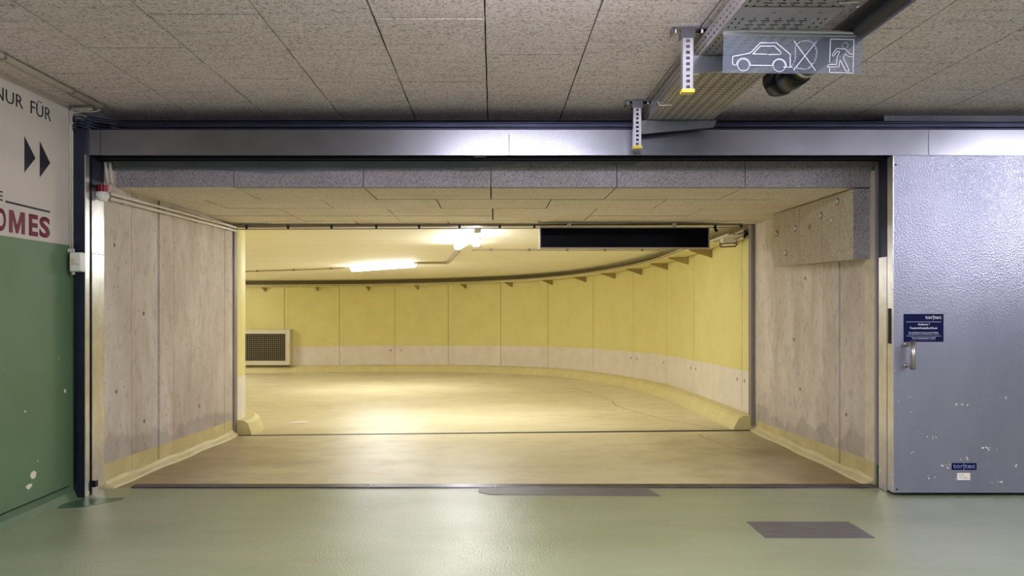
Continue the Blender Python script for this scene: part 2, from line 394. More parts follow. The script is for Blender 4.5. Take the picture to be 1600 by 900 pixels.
# ------------------------------------------------------------------ passage
pwl = struct(empty('wall_passage_left', (-2.78, 7.0, 0)), 'left concrete wall of the passage with board joints', 'wall')
xl = lambda y: -2.78+.024*(y-5.67)/2.83
def vpanel(ya, yb, side, m, parent, ztop=2.30, depth=.10, jut=0):
    g = .006
    if side < 0: xa, xb = xl(ya)+jut, xl(yb)+jut; lo = [(xa-depth, ya+g), (xa, ya+g), (xb, yb-g), (xb-depth, yb-g)]
    else: xa = xb = 2.79-jut; lo = [(xa, ya+g), (xa+depth, ya+g), (xa+depth, yb-g), (xa, yb-g)]
    bm = B(); hexa(bm, [(x, y, -.12) for x, y in lo], [(x, y, ztop) for x, y in lo])
    return obj('concrete_panel', bm, m, parent)
obj('joint_backing', box(-3.0, -2.80, 5.96, 8.46, -.1, 2.3), 'joint', pwl)
for ya, yb, j in ((5.67, 6.10, 0), (6.10, 6.55, -.002), (6.555, 6.60, -.012), (6.60, 6.88, .002), (6.88, 8.16, 0), (8.175, 8.46, -.006)):
    vpanel(ya, yb, -1, 'concrete', pwl, jut=j)
pwr = struct(empty('wall_passage_right', (2.79, 7.0, 0)), 'right concrete wall of the passage with board joints', 'wall')
obj('joint_backing', box(2.81, 3.05, 5.96, 8.46, -.1, 2.3), 'joint', pwr)
vpanel(5.795, 5.95, 1, 'cream_wall', pwr, jut=.004)['label'] = 'cream painted end strip'
for ya, yb, j in ((5.95, 6.375, 0), (6.39, 6.70, .003), (6.70, 8.46, 0)): vpanel(ya, yb, 1, 'concrete', pwr, jut=j)
# form-tie holes in the concrete
for par, side, pts in ((pwl, -1, [(180, 383), (183, 612), (226, 658), (310, 635), (260, 648), (225, 490)]), (pwr, 1, [(1240, 530), (1258, 435), (1322, 648), (1250, 608)])):
    for px, py in pts:
        Y = (2.772 if side < 0 else 2.789)*F/abs(px-770); p = at(px, py, Y); x = xl(Y) if side < 0 else 2.79
        bm = B(); disc(bm, (x-side*.0005 if side < 0 else x+.0005, p.y, p.z), (-side, 0, 0), .016, .0015, 14)
        obj('tie_mark', bm, simple('tie mark', lin(132, 118, 104), .8), par)
def cove(name, side, ya, yb, label):
    n = 10; bm = B(); prev = None
    for i in range(n+1):
        y = ya+(yb-ya)*i/n; x = xl(y) if side < 0 else 2.79; s = -side; h = .05+.01*math.sin(i*2.1)
        z = zf(x, y); w_ = .07+.012*math.sin(i*1.7)
        r = [bm.verts.new(p) for p in ((x-s*.02, y, z-.02), (x+s*w_, y, z-.001), (x+s*w_*.85, y, z+.012), (x+s*.02, y, z+h*.55), (x-s*.001, y, z+h), (x-s*.02, y, z+h))]
        if prev: [bm.faces.new((prev[k], r[k], r[(k+1) % 6], prev[(k+1) % 6])) for k in range(6)]
        else: bm.faces.new(r)
        prev = r
    bm.faces.new(prev[::-1]); struct(obj(name, bm, 'trim_cove'), label, 'trim')
cove('baseboard_passage_left', -1, 5.69, 8.44, 'pale yellow cove at the foot of the left passage wall')
cove('baseboard_passage_right', 1, 5.80, 8.44, 'pale yellow cove at the foot of the right passage wall')
# passage ceiling boards
cp = struct(empty('ceiling_passage', (0, 7.1, 2.19)), 'low ceiling of the passage clad in insulation boards', 'ceiling')
ZP = 2.186
obj('joint_backing', box(-2.85, 2.85, 5.90, 8.50, ZP+.012, ZP+.1), 'joint', cp)
P1 = [-2.84, -1.91, -.953, -.014, .915, 1.86, 2.84]; P2 = [-2.84, -2.38, -1.42, -.463, .479, 1.43, 2.38, 2.84]; P3 = [-2.84, -1.935, -.947, 0, .936, 1.89, 2.84]
for (ya, yb, J) in ((5.85, 6.53, P1), (6.53, 7.12, P2), (7.12, 7.69, P3), (7.69, 8.12, P3), (8.12, 8.46, P2)):
    for xa, xb in zip(J, J[1:]):
        z = ZP+random.uniform(-.004, .002); g = .0055
        obj('ceiling_board', box(xa+g, xb-g, ya+g, yb-g, z, ZP+.03), 'board_tan', cp)
# lintel: board faces over the opening, mortar smeared on top
li = struct(empty('trim_lintel', (0, 5.85, 2.19)), 'insulation board lintel above the opening', 'trim')
for xa, xb in zip(P1, P1[1:]):
    obj('lintel_board', box(xa+.003, xb-.003, 5.85, 5.90, ZP-.002, 2.40), 'board_grey', li)
bm = B(); n = 90; pv = None
random.seed(3)
for i in range(n+1):
    x = -2.75+i*(4.0/n); zb = 2.325+.03*math.sin(x*1.3+.5)+.012*math.sin(x*5.1)+random.uniform(-.004, .004)
    if x > 1.0: zb += (x-1.0)*.30
    zb = min(zb, 2.39); r = [bm.verts.new((x, 5.846, zb)), bm.verts.new((x, 5.846, 2.41)), bm.verts.new((x, 5.852, zb))]
    if pv: bm.faces.new((pv[0], r[0], r[1], pv[1])); bm.faces.new((pv[2], r[2], r[0], pv[0]))
    pv = r
obj('mortar_smear', bm, 'mortar', li)['label'] = 'smooth grey mortar spread over the board tops'
# boxed beam at the right
bb = empty('insulated_beam', (2.75, 6.7, 1.66)); tag(bb, 'speckled insulation board box with round fixing washers below passage ceiling, right side', 'beam')
XB = 2.665
hexa_p = lambda ya, yb, za, zb: hexa(B(), [(XB, ya, za), (2.78, ya, za), (2.78, yb, zb), (XB, yb, zb)], [(XB, ya, ZP-.006), (2.78, ya, ZP-.006), (2.78, yb, ZP-.006), (XB, yb, ZP-.006)])
bm = hexa(B(), [(XB, 5.87, 1.655), (2.81, 5.87, 1.655), (2.78, 6.895, 1.672), (XB, 6.895, 1.672)], [(XB, 5.87, ZP-.008), (2.81, 5.87, ZP-.008), (2.78, 6.895, ZP-.008), (XB, 6.895, ZP-.008)])
for v in bm.verts:
    if v.co.y < 5.9 and v.co.x > 2.8: v.co.x = 2.783
bt = board_mat('beam insulation board', lin(200, 192, 178), lin(188, 178, 164), lin(136, 124, 112), 85, .8)
obj('beam_board', bm, bt, bb, bevel=.006)
obj('beam_end_shade', box(XB+.002, 2.786, 5.862, 5.872, 1.657, ZP-.01), 'board_grey', bb)['label'] = 'speckled end face coloured dark grey for its shade'  # thin extra facing; the shade on the beam end is in its grey
obj('beam_board', hexa_p(6.905, 7.54, 1.672, 1.69), bt, bb, bevel=.006)
for i, (px, py) in enumerate(((1309, 315), (1283, 337), (1300, 344), (1265, 355), (1243, 357), (1214, 365), (1228, 395))):
    Y = XB*F/(px-770); p = at(px, py, Y); r = .032
    wsh = obj('washer', disc(B(), (XB+.001, p.y, p.z), (-1, 0, 0), r, .004, 18), simple('washer', lin(172, 164, 150) if i in (2, 3) else lin(140, 132, 120), .6), bb)
    obj('screw_cap', disc(B(), (XB-.003, p.y, p.z), (-1, 0, 0), .014, .006, 12), 'plastic_white' if i not in (3,) else 'frame_grey', wsh)
# two conduits on the left passage wall under the ceiling
for i, (za, zb) in enumerate(((2.118, 2.148), (2.082, 2.112))):
    bm = B(); pts = [(-2.752+.024*t, 5.72+2.7*t, za+(zb-za)*t) for t in (0, .33, .66, 1)]
    tube(bm, pts, .013, 8); t_ = obj('conduit', bm, 'pipe_white', smooth=True)
    tag(t_, ('upper' if i == 0 else 'lower')+' of two cream conduits along the left passage wall', 'conduit', 'passage conduits')
    cb = B()
    for s in (.08, .35, .62, .92):
        y = 5.72+2.7*s; z = za+(zb-za)*s; bx(cb, -2.778+.024*s, -2.75+.024*s, y-.01, y+.01, z-.017, z+.017)
    obj('clip', cb, 'pipe_grey', t_)['kind'] = 'stuff'

# ------------------------------------------------------------------ sliding fire door and its frame
d1 = struct(empty('door_1', (5.5, 5.49, .026)), 'large sliding sheet steel fire door standing open at the right', 'door')
DX, DY = 2.747, 5.45
obj('leaf', box(DX+.003, 8.6, DY, DY+.07, .026, 2.345), 'door', d1)
ed = obj('edge_strip', box(DX, DX+.006, DY-.001, DY+.075, .03, 2.34), 'steel_bright', d1)
obj('edge_seal', box(DX-.003, DX+.002, DY+.02, DY+.062, 1.3-57*5.48/F, 1.3-2*5.48/F), 'black', d1)['label'] = 'black latch plate on the leading edge'
# handle
hb = at(1411, 534, DY)
h = obj('handle', tube(B(), [at(1426.5, 533, DY-.075), at(1426.5, 577.5, DY-.075)], .0165, 16), 'chrome', d1, smooth=True)
for py in (538, 571):
    p = at(1416, py, DY); bm = B(); tube(bm, [(p.x, DY, p.z), (p.x, DY-.02, p.z), (p.x+.006, DY-.068, p.z), (p.x+.018, DY-.072, p.z)], .011, 10)
    disc(bm, (p.x, DY, p.z), (0, -1, 0), .018, .006, 16); obj('standoff', bm, 'chrome', h, smooth=True)
# information plate
def P(px, py, dy=0): 
    p = at(px, py, DY); return (p.x, DY-dy, p.z)
def plate(name, x0, y0, x1, y1, m, par, t=.003, cut=0):
    a = P(x0, y0); b = P(x1, y1); return obj(name, box(a[0], b[0], DY-t, DY, b[2], a[2]), m, par)
sp = plate('sign_plate', 1412, 490.5, 1474, 534, 'blue_plate', d1); sp['label'] = 'dark blue information plate with white print'
s1 = 1/8.178
def zt(s, x0, y0, x1, y1, m, bold=0.0, par=sp, k=s1, ox=1400, oy=480):
    a = P(ox+x0*k, oy+y1*k, .0032); b = P(ox+x1*k, oy+y0*k)
    return text(s, a, (1, 0, 0), (0, 0, 1), b[0]-a[0], b[2]-a[2], M[m], par, bold=bold, thick=.0006)
zt('tor', 370, 112, 468, 150, 'ink_white'); zt('tec', 480, 112, 577, 150, 'ink_white')
def ln(x0, y0, x1, y1, m, par=sp, k=s1, ox=1400, oy=480):
    a = P(ox+x0*k, oy+y0*k); b = P(ox+x1*k, oy+y1*k); return obj('print_rule', box(a[0], b[0], DY-.0038, DY-.003, b[2], a[2]), m, par)
ln(471, 100, 475, 165, 'ink_white'); ln(124, 184, 572, 191, 'ink_grey'); ln(130, 366, 578, 372, 'ink_grey')
zt('Achtung !', 275, 205, 425, 240, 'ink_white', .02); zt('Feuerschutzabschluss', 176, 251, 524, 279, 'ink_white', .02)
zt('Der Aufenthalt von Personen und das Abstellen', 162, 314, 534, 330, 'ink_white', .01)
zt('von Gegenständen im Schließbereich ist verboten', 152, 337, 548, 353, 'ink_white', .01)
zt('Tortec Brandschutztor GmbH', 196, 384, 500, 401, 'ink_white', .02)
zt('Torweg 10 · A-4690 Schwanenstadt · www.tortec.at', 202, 409, 498, 424, 'ink_grey')
npl = plate('name_plate', 1487, 723.5, 1525.5, 734.2, 'blue_plate', d1); npl['label'] = 'small scratched dark blue name plate'
k2 = 1/15
zt('tor', 285, 385, 520, 472, 'ink_grey', 0, npl, k2, 1470, 700); zt('tec', 552, 385, 800, 472, 'ink_grey', 0, npl, k2, 1470, 700)
ln(527, 355, 540, 512, 'ink_grey', npl, k2, 1470, 700)
stk = plate('label_sticker', 1495.5, 739, 1515.5, 750, 'paper', d1); stk['label'] = 'small white metal label under the name plate'
for (x0, y0, x1, y1) in ((410, 625, 550, 640), (410, 680, 525, 692), (545, 678, 600, 690), (545, 705, 620, 715)): ln(x0, y0, x1, y1, 'ink_grey', stk, k2, 1470, 700)
for i, (px, py) in enumerate(((1399.5, 257.5), (1401.5, 764.5))):
    p = P(px, py); obj('screw', disc(B(), p, (0, -1, 0), .006, .003, 10), 'black', d1)
# scuffs: chipped paint flakes on the lower door
random.seed(11)
for cx, cy, n, r in ((1500, 631, 5, 7), (1544, 701, 9, 9), (1479, 727, 8, 7), (1424, 708, 3, 3), (1587, 727, 4, 4), (1452, 744, 4, 6), (1513, 718, 4, 8), (1460, 683, 4, 8), (1560, 752, 5, 12)):
    bm = B()
    for _ in range(n):
        px, py = cx+random.gauss(0, r*.6), cy+random.gauss(0, r*.28); s = random.uniform(.5, 1.6)
        p = Vector(P(px, py, .0006)); m_ = 6; vs = [bm.verts.new(p+Vector((math.cos(2*PI*j/m_)*s*.005*random.uniform(.6, 1.4), 0, math.sin(2*PI*j/m_)*s*.0035*random.uniform(.6, 1.4)))) for j in range(m_)]
        bm.faces.new(vs)
    obj('scuff_mark', bm, 'paper', d1)['kind'] = 'stuff'

fr = struct(empty('trim_gate_frame', (0, 5.55, 0)), 'galvanised frame and rail cover of the sliding door', 'frame')
obj('post', box(-2.857, -2.78, 5.41, 5.455, .002, 2.517), 'steel_dark', fr)['label'] = 'dark steel post on the left of the opening'
obj('post_edge', box(-2.782, -2.776, 5.408, 5.462, .002, 2.34), 'steel_bright', fr)
obj('catch_groove', bx(bx(B(), -2.80, -2.785, 5.46, 5.50, 0, 2.36), -2.777, -2.771, 5.478, 5.484, .02, 2.34), 'rail_black', fr)
# left reveal, two plates
obj('reveal_plate', box(-2.80, -2.776, 5.50, 5.668, .0, 1.3+82*5.6/F), 'steel_bright', fr)
obj('reveal_plate', box(-2.80, -2.777, 5.50, 5.668, 1.3+83*5.6/F, 2.13), 'steel_bright', fr)
obj('reveal_plate', box(-2.80, -2.777, 5.50, 5.668, 2.132, 2.37), 'steel_dark', fr)  # reveal top coloured dark, standing for the shade and reflection there
# right side
obj('side_angle', box(2.788, 2.83, 5.765, 5.792, 0, 2.38), 'purple_grey', fr)
obj('side_angle_foot', box(2.786, 2.83, 5.763, 5.765, 0, .155), 'patch', fr)
obj('side_channel', box(2.772, 2.88, 5.585, 5.70, .004, 1.3+78*5.64/F), 'steel_bright', fr)
obj('side_channel', box(2.772, 2.88, 5.585, 5.70, 1.3+79*5.64/F, 2.37), 'steel_dark', fr)  # upper channel coloured dark, standing for the boxed beam's reflection
obj('side_groove', bx(bx(B(), 2.775, 2.82, 5.53, 5.583, .01, 2.36), 2.765, 2.775, 5.555, 5.562, .01, 2.36), 'rail_black', fr)
# latch buffer
bm = B(); a = at(134, 754, 5.47); b = at(141.5, 767, 5.47); bx(bm, a.x, b.x, 5.455, 5.495, b.z, a.z); a = at(141, 750, 5.52); b = at(152.5, 760, 5.52); bx(bm, a.x, b.x, 5.49, 5.53, b.z, a.z)
obj('buffer', bm, 'rail_black', fr, bevel=.003)['label'] = 'black buffer at the foot of the left post'
# fascia panels
for xa, xb in ((-2.857, -2.69), (-2.688, .11), (.112, 2.985), (2.987, 5.9), (5.902, 8.8)):
    obj('cover_panel', box(xa+.0008, xb-.0008, DY-.012, DY-.004, 2.342, 2.517), 'steel', fr)
obj('cover_lip', box(-2.857, 8.8, DY-.012, 5.62, 2.515, 2.519), 'steel_dark', fr)
obj('header_box', box(-2.80, 2.80, 5.60, 5.84, 2.372, 2.515), 'steel_dark', fr)
obj('track', bx(bx(bx(B(), -2.80, 8.7, 5.545, 5.556, 2.335, 2.40), -2.80, 8.7, 5.47, 5.478, 2.348, 2.42), -2.80, 2.79, 5.70, 5.72, 2.35, 2.40), 'rail_black', fr)
obj('rail_joint', box(-.13, -.05, 5.465, 5.47, 2.335, 2.36), 'steel_dark', fr)
obj('top_rail', bx(bx(B(), -2.80, 8.8, 5.52, 5.535, 2.555, 2.575), -2.80, 8.8, 5.50, 5.515, 2.53, 2.54), 'steel_dark', fr)
# cables over the cover
random.seed(5)
for i, (y, z) in enumerate(((5.60, 2.60), (5.64, 2.575), (5.57, 2.535))):
    pts = [(-2.855, 5.44, 2.46+.02*i), (-2.85, 5.45, 2.52+.03*i), (-2.80, 5.50, z+.01), (-2.6, y, z)]+[(x, y+.004*math.sin(x*2+i), z+.003*math.sin(x*3)) for x in [-2+.8*j for j in range(14)]]
    tag(obj('cable', tube(B(), pts, .011, 7), M['steel_dark'], smooth=True), ('topmost', 'middle', 'lowest')[i]+' dark cable in the gap above the door track', 'cable', 'cables above the door track')
# threshold
th = struct(empty('trim_threshold', (0, 5.75, 0)), 'dark steel threshold strip of the gate', 'threshold')
for xa, xb in ((-2.60, -.90), (-.895, .015), (.02, 2.77)):
    bm = hexa(B(), [(xa, 5.70, 0), (xb, 5.70, 0), (xb, 5.80, -.001), (xa, 5.80, -.001)], [(xa, 5.705, .008), (xb, 5.705, .008), (xb, 5.79, .012), (xa, 5.79, .012)])
    obj('strip', bm, 'threshold', th)
# floor plates
bm = B(); q = [(-.10, 5.70), (1.10, 5.695), (1.155, 5.455), (-.02, 5.50), (-.10, 5.57)]
lo = [bm.verts.new((x, y, 0)) for x, y in q]; hi = [bm.verts.new((x, y, .004)) for x, y in q]; bm.faces.new(lo[::-1]); bm.faces.new(hi); [bm.faces.new((lo[i], lo[(i+1) % 5], hi[(i+1) % 5], hi[i])) for i in range(5)]
tag(obj('floor_plate', bm, 'tape'), 'long worn grey floor patch against the threshold strip', 'plate')
tag(obj('floor_plate', box(1.535, 2.15, 4.465, 4.80, 0, .004), 'tape'), 'rectangular dull grey plate on the green floor near the door', 'plate')
# drain slot at the back frame
bm = hexa(B(), [(-2.73, 8.395, zf(-2.73, 8.395)-.01), (2.76, 8.43, zf(2.76, 8.43)-.01), (2.76, 8.475, zf(2.76, 8.47)-.01), (-2.73, 8.44, zf(-2.73, 8.44)-.01)],
  [(-2.73, 8.395, zf(-2.73, 8.395)+.004), (2.76, 8.43, zf(2.76, 8.43)+.004), (2.76, 8.475, zf(2.76, 8.47)+.004), (-2.73, 8.44, zf(-2.73, 8.44)+.004)])
struct(obj('trim_floor_joint', bm, 'rail_black'), 'thin black joint across the floor at the inner frame', 'joint')

# ------------------------------------------------------------------ inner frame and roller track
inf = struct(empty('trim_inner_frame', (0, 8.47, 0)), 'grey steel frame around the inner opening', 'frame')
obj('upright', box(-2.785, -2.742, 8.43, 8.52, zf(-2.7, 8.4)+.05, 2.15), 'frame_grey', inf)
obj('upright', box(2.748, 2.80, 8.44, 8.53, zf(2.7, 8.4)+.05, 2.19), 'frame_grey', inf)
obj('upright_foot', bx(bx(B(), -2.77, -2.75, 8.45, 8.50, -.08, -.01), 2.765, 2.785, 8.45, 8.50, -.03, .045), 'rail_black', inf)
obj('head', hexa(B(), [(-2.78, 8.44, 2.150), (2.80, 8.44, 2.176), (2.80, 8.53, 2.176), (-2.78, 8.53, 2.150)], [(-2.78, 8.44, 2.19), (2.80, 8.44, 2.20), (2.80, 8.53, 2.25), (-2.78, 8.53, 2.25)]), 'frame_grey', inf)
tr = empty('hanging_rail', (-.5, 8.38, 2.11)); tag(tr, 'slim double rail with short spacers hanging along the inner lintel', 'rail')
zr = lambda x: 2.128+.004*(x+2.7)
obj('lower_rail', hexa(B(), [(-2.72, 8.38, zr(-2.72)-.010), (2.64, 8.38, zr(2.64)-.010), (2.64, 8.395, zr(2.64)-.010), (-2.72, 8.395, zr(-2.72)-.010)], [(-2.72, 8.38, zr(-2.72)), (2.64, 8.38, zr(2.64)), (2.64, 8.395, zr(2.64)), (-2.72, 8.395, zr(-2.72))]), 'frame_grey', tr)
obj('upper_rail', hexa(B(), [(-2.72, 8.38, 2.158), (2.64, 8.38, 2.168), (2.64, 8.40, 2.168), (-2.72, 8.40, 2.158)], [(-2.72, 8.38, 2.178), (2.64, 8.38, 2.184), (2.64, 8.40, 2.184), (-2.72, 8.40, 2.178)]), 'frame_grey', tr)
for px in (385, 450, 518, 588, 655, 718, 781, 835, 1118, 1158):
    x = (px-770)/F*8.38; obj('spacer', box(x-.012, x+.012, 8.379, 8.392, zr(x)-.002, 2.17), 'steel_dark', tr)
# display
ds = empty('display_panel', (1.38, 8.3, 1.92)); tag(ds, 'long black unlit message display in a slim aluminium frame', 'display')
a = at(843, 354.5, 8.25); b = at(1108.5, 388.5, 8.25)
obj('housing', box(a.x+.004, b.x-.004, 8.25, 8.37, b.z+.004, a.z-.004), 'black', ds)
obj('screen', box(a.x+.012, b.x-.012, 8.246, 8.251, b.z+.014, a.z-.012), 'screen', ds)
fm = B(); t = .013
bx(fm, a.x, b.x, 8.238, 8.30, b.z, b.z+t); bx(fm, a.x, b.x, 8.238, 8.30, a.z-t, a.z); bx(fm, a.x, a.x+t, 8.238, 8.30, b.z+t, a.z-t); bx(fm, b.x-t, b.x, 8.238, 8.30, b.z+t, a.z-t)
obj('frame', fm, simple('display frame', lin(170, 166, 166), .45, .5), ds)
for x in (.8, 1.9): obj('hanger', box(x-.02, x+.02, 8.29, 8.33, a.z-.01, ZP-.004), 'alu', ds)

# ------------------------------------------------------------------ ramp room
W = [(2.79, 8.45), (2.79, 8.95), (2.80, 11.1), (2.75, 12.6), (2.50, 14.1), (2.0, 15.8), (1.2, 17.25), (.18, 18.15), (-1.05, 18.75), (-2.35, 19.05), (-3.7, 19.15), (-5.0, 19.05), (-6.4, 18.95), (-8, 18.3), (-9.5, 16.3), (-10.5, 14.3), (-10.9, 12), (-10.9, 9.8)]
def cat(P, i, t):
    p = [Vector(P[max(0, min(len(P)-1, i+j))]) for j in (-1, 0, 1, 2)]
    return .5*((2*p[1])+(p[2]-p[0])*t+(2*p[0]-5*p[1]+4*p[2]-p[3])*t*t+(-p[0]+3*p[1]-3*p[2]+p[3])*t**3)
def path(P, per):
    r = [cat(P, i, j/per) for i in range(len(P)-1) for j in range(per)]; r.append(Vector(P[-1])); return r
def normals(pts):
    o = []
    for i in range(len(pts)):
        d = (pts[min(i+1, len(pts)-1)]-pts[max(i-1, 0)]).normalized(); o.append(Vector((-d.y, d.x)))   # towards the room (left of travel)
    return o
def sweep(bm, pts, prof, nrm=None):
    """prof(x,y)-> list of (offset into the room, z)"""
    nr = nrm or normals(pts); prev = None
    for p, n in zip(pts, nr):
        r = [bm.verts.new((p.x+n.x*o, p.y+n.y*o, z)) for o, z in prof(p.x, p.y)]; m = len(r)
        if prev: [bm.faces.new((prev[k], r[k], r[(k+1) % m], prev[(k+1) % m])) for k in range(m)]
        else: bm.faces.new(r)
        prev = r
    bm.faces.new(prev[::-1]); return bm
wr = struct(empty('wall_ramp', (0, 18.5, 0)), 'curved yellow ramp wall with a white band above the kerb', 'wall')
full = path(W, 6); fn = normals(full)
sw = lambda pts, prof, nr: sweep(B(), pts, prof, nr)
obj('joint_backing', sw(full, lambda x, y: [(-.15, -.5), (-.02, -.5), (-.02, 2.4), (-.15, 2.4)], fn), 'ramp_wall', wr)
for i in range(len(W)-1):
    pts = [cat(W, i, t) for t in (0, .2, .4, .6, .8, 1)]
    d0 = (pts[1]-pts[0]).normalized()*.007; d1_ = (pts[-1]-pts[-2]).normalized()*.007; pts[0] += d0; pts[-1] -= d1_
    nr = [(fn[i*6]*(1-t)+fn[(i+1)*6]*t).normalized() for t in (0, .2, .4, .6, .8, 1)]
    obj('wall_panel', sw(pts, lambda x, y: [(-.015, -.5), (.003, -.5), (.003, zc(x, y)+.05), (-.015, zc(x, y)+.05)], nr), 'ramp_wall', wr)
    # narrow joint lath beside each joint, with its two fixing dots
    if 1 <= i < 12:
        p = cat(W, i, 0); n = fn[i*6]; tdir = Vector((n.y, -n.x))*-1
        q = p+tdir*.085; obj('joint_lath', sw([p+tdir*.012, q], lambda x, y: [(-.01, -.5), (.007, -.5), (.007, zc(x, y)-.02), (-.01, zc(x, y)-.02)], [n, n]), 'ramp_wall', wr)
        for s, zz in ((.16, .50), (-.10, .50)):
            c = p+tdir*s+n*.003; obj('fixing_dot', disc(B(), (c.x, c.y, zf(c.x, c.y)+zz), (n.x, n.y, 0), .022, .002, 10), 'frame_grey', wr)
obj('top_strip', sw(full, lambda x, y: [(.002, zc(x, y)-.135), (.012, zc(x, y)-.135), (.012, zc(x, y)+.02), (.002, zc(x, y)+.02)], fn), simple('olive wall top strip', lin(122, 110, 62), .8), wr)['label'] = 'dark olive strip along the top of the wall'  # darker olive band along the wall top, above the tray
krb = obj('kerb_ramp', sw(full, lambda x, y: (lambda z: [(-.02, z-.05), (.24, z-.05), (.22, z+.03), (.17, z+.125), (.13, z+.15), (-.02, z+.16)])(zf(x, y)), fn), 'yellow', smooth=False)
struct(krb, 'low yellow kerb following the curved ramp wall', 'kerb')
# inner wall
I = [(-2.765, 8.47), (-2.745, 8.70), (-2.86, 9.15), (-3.2, 9.75), (-3.8, 10.3), (-4.8, 10.7), (-6.5, 10.8), (-8.5, 10.6), (-11.0, 9.9)]
ip = path(I, 5); inn = [-n for n in normals(ip)]
struct(obj('wall_ramp_inner', sw(ip, lambda x, y: [(-.15, -.5), (.0, -.5), (.0, 2.4), (-.15, 2.4)], inn), 'ramp_wall'), 'inner curved ramp wall at the left edge of the opening', 'wall')
kp = path([(-2.765, 8.50), (-2.745, 8.72)]+I[2:], 5); kn = [-n for n in normals(kp)]
struct(obj('kerb_ramp_inner', sw(kp, lambda x, y: (lambda z: [(-.02, z-.05), (.21, z-.05), (.19, z+.03), (.15, z+.13), (.10, z+.155), (-.02, z+.155)])(zf(x, y)), kn), 'yellow'), 'yellow kerb end at the inner left corner of the ramp', 'kerb')
struct(grid_floor('ceiling_ramp', [-12+.5*i for i in range(32)], [8.50+.5*i for i in range(25)], lambda x, y: zc(x, y)+.1, 'ramp_ceiling'), 'cream painted ceiling over the curved ramp', 'ceiling')
struct(obj('wall_ramp_near', bx(bx(B(), -12, -2.80, 8.40, 8.52, -.5, 2.4), 2.85, 3.6, 8.40, 8.52, -.5, 2.4), 'ramp_wall'), 'ramp room wall beside the inner opening', 'wall')
def crack(pts, par, wd=.012):
    bm = B(); P_ = []
    for px, py in pts:
        Y = 9.0
        for _ in range(12):
            X = (px-770)/F*Y; Y = (CAMZ-zf(X, Y))*F/(py-480)
        P_.append(Vector(((px-770)/F*Y, Y, 0)))
    fp = path([(p.x, p.y) for p in P_], 5); prev = None
    for i, p in enumerate(fp):
        q = fp[min(i+1, len(fp)-1)]-fp[max(i-1, 0)]; q.normalize(); n_ = Vector((-q.y, q.x))*wd*random.uniform(.4, 1.2); j = Vector((random.uniform(-.012, .012), random.uniform(-.02, .02)))
        c = p+j; v1 = bm.verts.new((c.x+n_.x-OFF[par.name].x*0, c.y+n_.y, zf(c.x, c.y)+.0015)); v2 = bm.verts.new((c.x-n_.x, c.y-n_.y, zf(c.x, c.y)+.0015))
        if prev: bm.faces.new((prev[0], v1, v2, prev[1]))
        prev = (v1, v2)
    obj('crack', bm, simple('crack dirt', lin(182, 166, 124), .8) if 'crk' not in M else M['crk'], par); M.setdefault('crk', bpy.data.materials['crack dirt'])
crack([(800, 601), (850, 603), (900, 608), (930, 617), (957, 628), (965, 635), (1000, 645), (1045, 657), (1100, 666)], bpy.data.objects['floor_ramp'])
crack([(1092, 680), (1110, 688), (1130, 696), (1160, 702), (1210, 702)], bpy.data.objects['floor_passage'])
# vent grille in the ramp wall
vg = empty('vent_grille', (-5.35, 18.8, .1)); tag(vg, 'large square mesh ventilation grille in a cream frame at far left of ramp wall', 'grille')
YV = 18.76
a = at(330, 515, YV); b = at(452.5, 570.5, YV)
fm = B(); t = .10
bx(fm, a.x, b.x, YV, YV+.30, a.z-t, a.z); bx(fm, a.x, b.x, YV, YV+.30, b.z, b.z+t); bx(fm, b.x-t, b.x, YV, YV+.30, b.z+t, a.z-t); bx(fm, a.x, a.x+t, YV, YV+.30, b.z+t, a.z-t)
obj('frame', fm, simple('vent frame paint', lin(214, 204, 180), .5), vg)
obj('duct', box(a.x+t, b.x-t, YV+.12, YV+.28, b.z+t, a.z-t), 'vent_black', vg)
gm = B(); n = 34
for i in range(n+1):
    x = a.x+t+(b.x-a.x-2*t)*i/n; bx(gm, x-.004, x+.004, YV+.03, YV+.038, b.z+t, a.z-t)
for i in range(15):
    z = b.z+t+(a.z-b.z-2*t)*i/14; bx(gm, a.x+t, b.x-t, YV+.024, YV+.03, z-.004, z+.004)
obj('mesh', gm, simple('mesh wire', lin(150, 138, 110), .5, .3), vg)
# cable tray along the ramp wall
rt = empty('wall_cable_tray', (1.5, 15, 1.9)); tag(rt, 'perforated cable tray on wedge brackets along the top of the yellow ramp wall', 'cable tray')
acc = 0; fine = path(W[:14], 30)[34:]; fnn = normals(fine)
obj('tray_floor', sw(fine[::4], lambda x, y: [(.05, zc(x, y)-.150), (.30, zc(x, y)-.150), (.30, zc(x, y)-.147), (.05, zc(x, y)-.147)], fnn[::4]), 'ramp_tray', rt)
lip = B()
for lo_, hi_ in ((-.150, -.142), (-.112, -.104)): sweep(lip, fine[::4], lambda x, y: [(.298, zc(x, y)+lo_), (.303, zc(x, y)+lo_), (.303, zc(x, y)+hi_), (.298, zc(x, y)+hi_)], fnn[::4])
for i in range(10, len(fine)-1):
    L = (fine[i+1]-fine[i]).length; m_ = max(1, round(L/.07))
    for j in range(m_):
        t0 = j/m_; t1 = t0+.45/m_; p0 = fine[i].lerp(fine[i+1], t0)+fnn[i]*.3; p1 = fine[i].lerp(fine[i+1], t1)+fnn[i]*.3
        z = zc(p0.x, p0.y); lip.faces.new([lip.verts.new(c) for c in ((p0.x, p0.y, z-.145), (p1.x, p1.y, z-.145), (p1.x, p1.y, z-.108), (p0.x, p0.y, z-.108))])
obj('tray_side', lip, 'ramp_tray', rt)['kind'] = 'stuff'
s = 0; nxt = .9
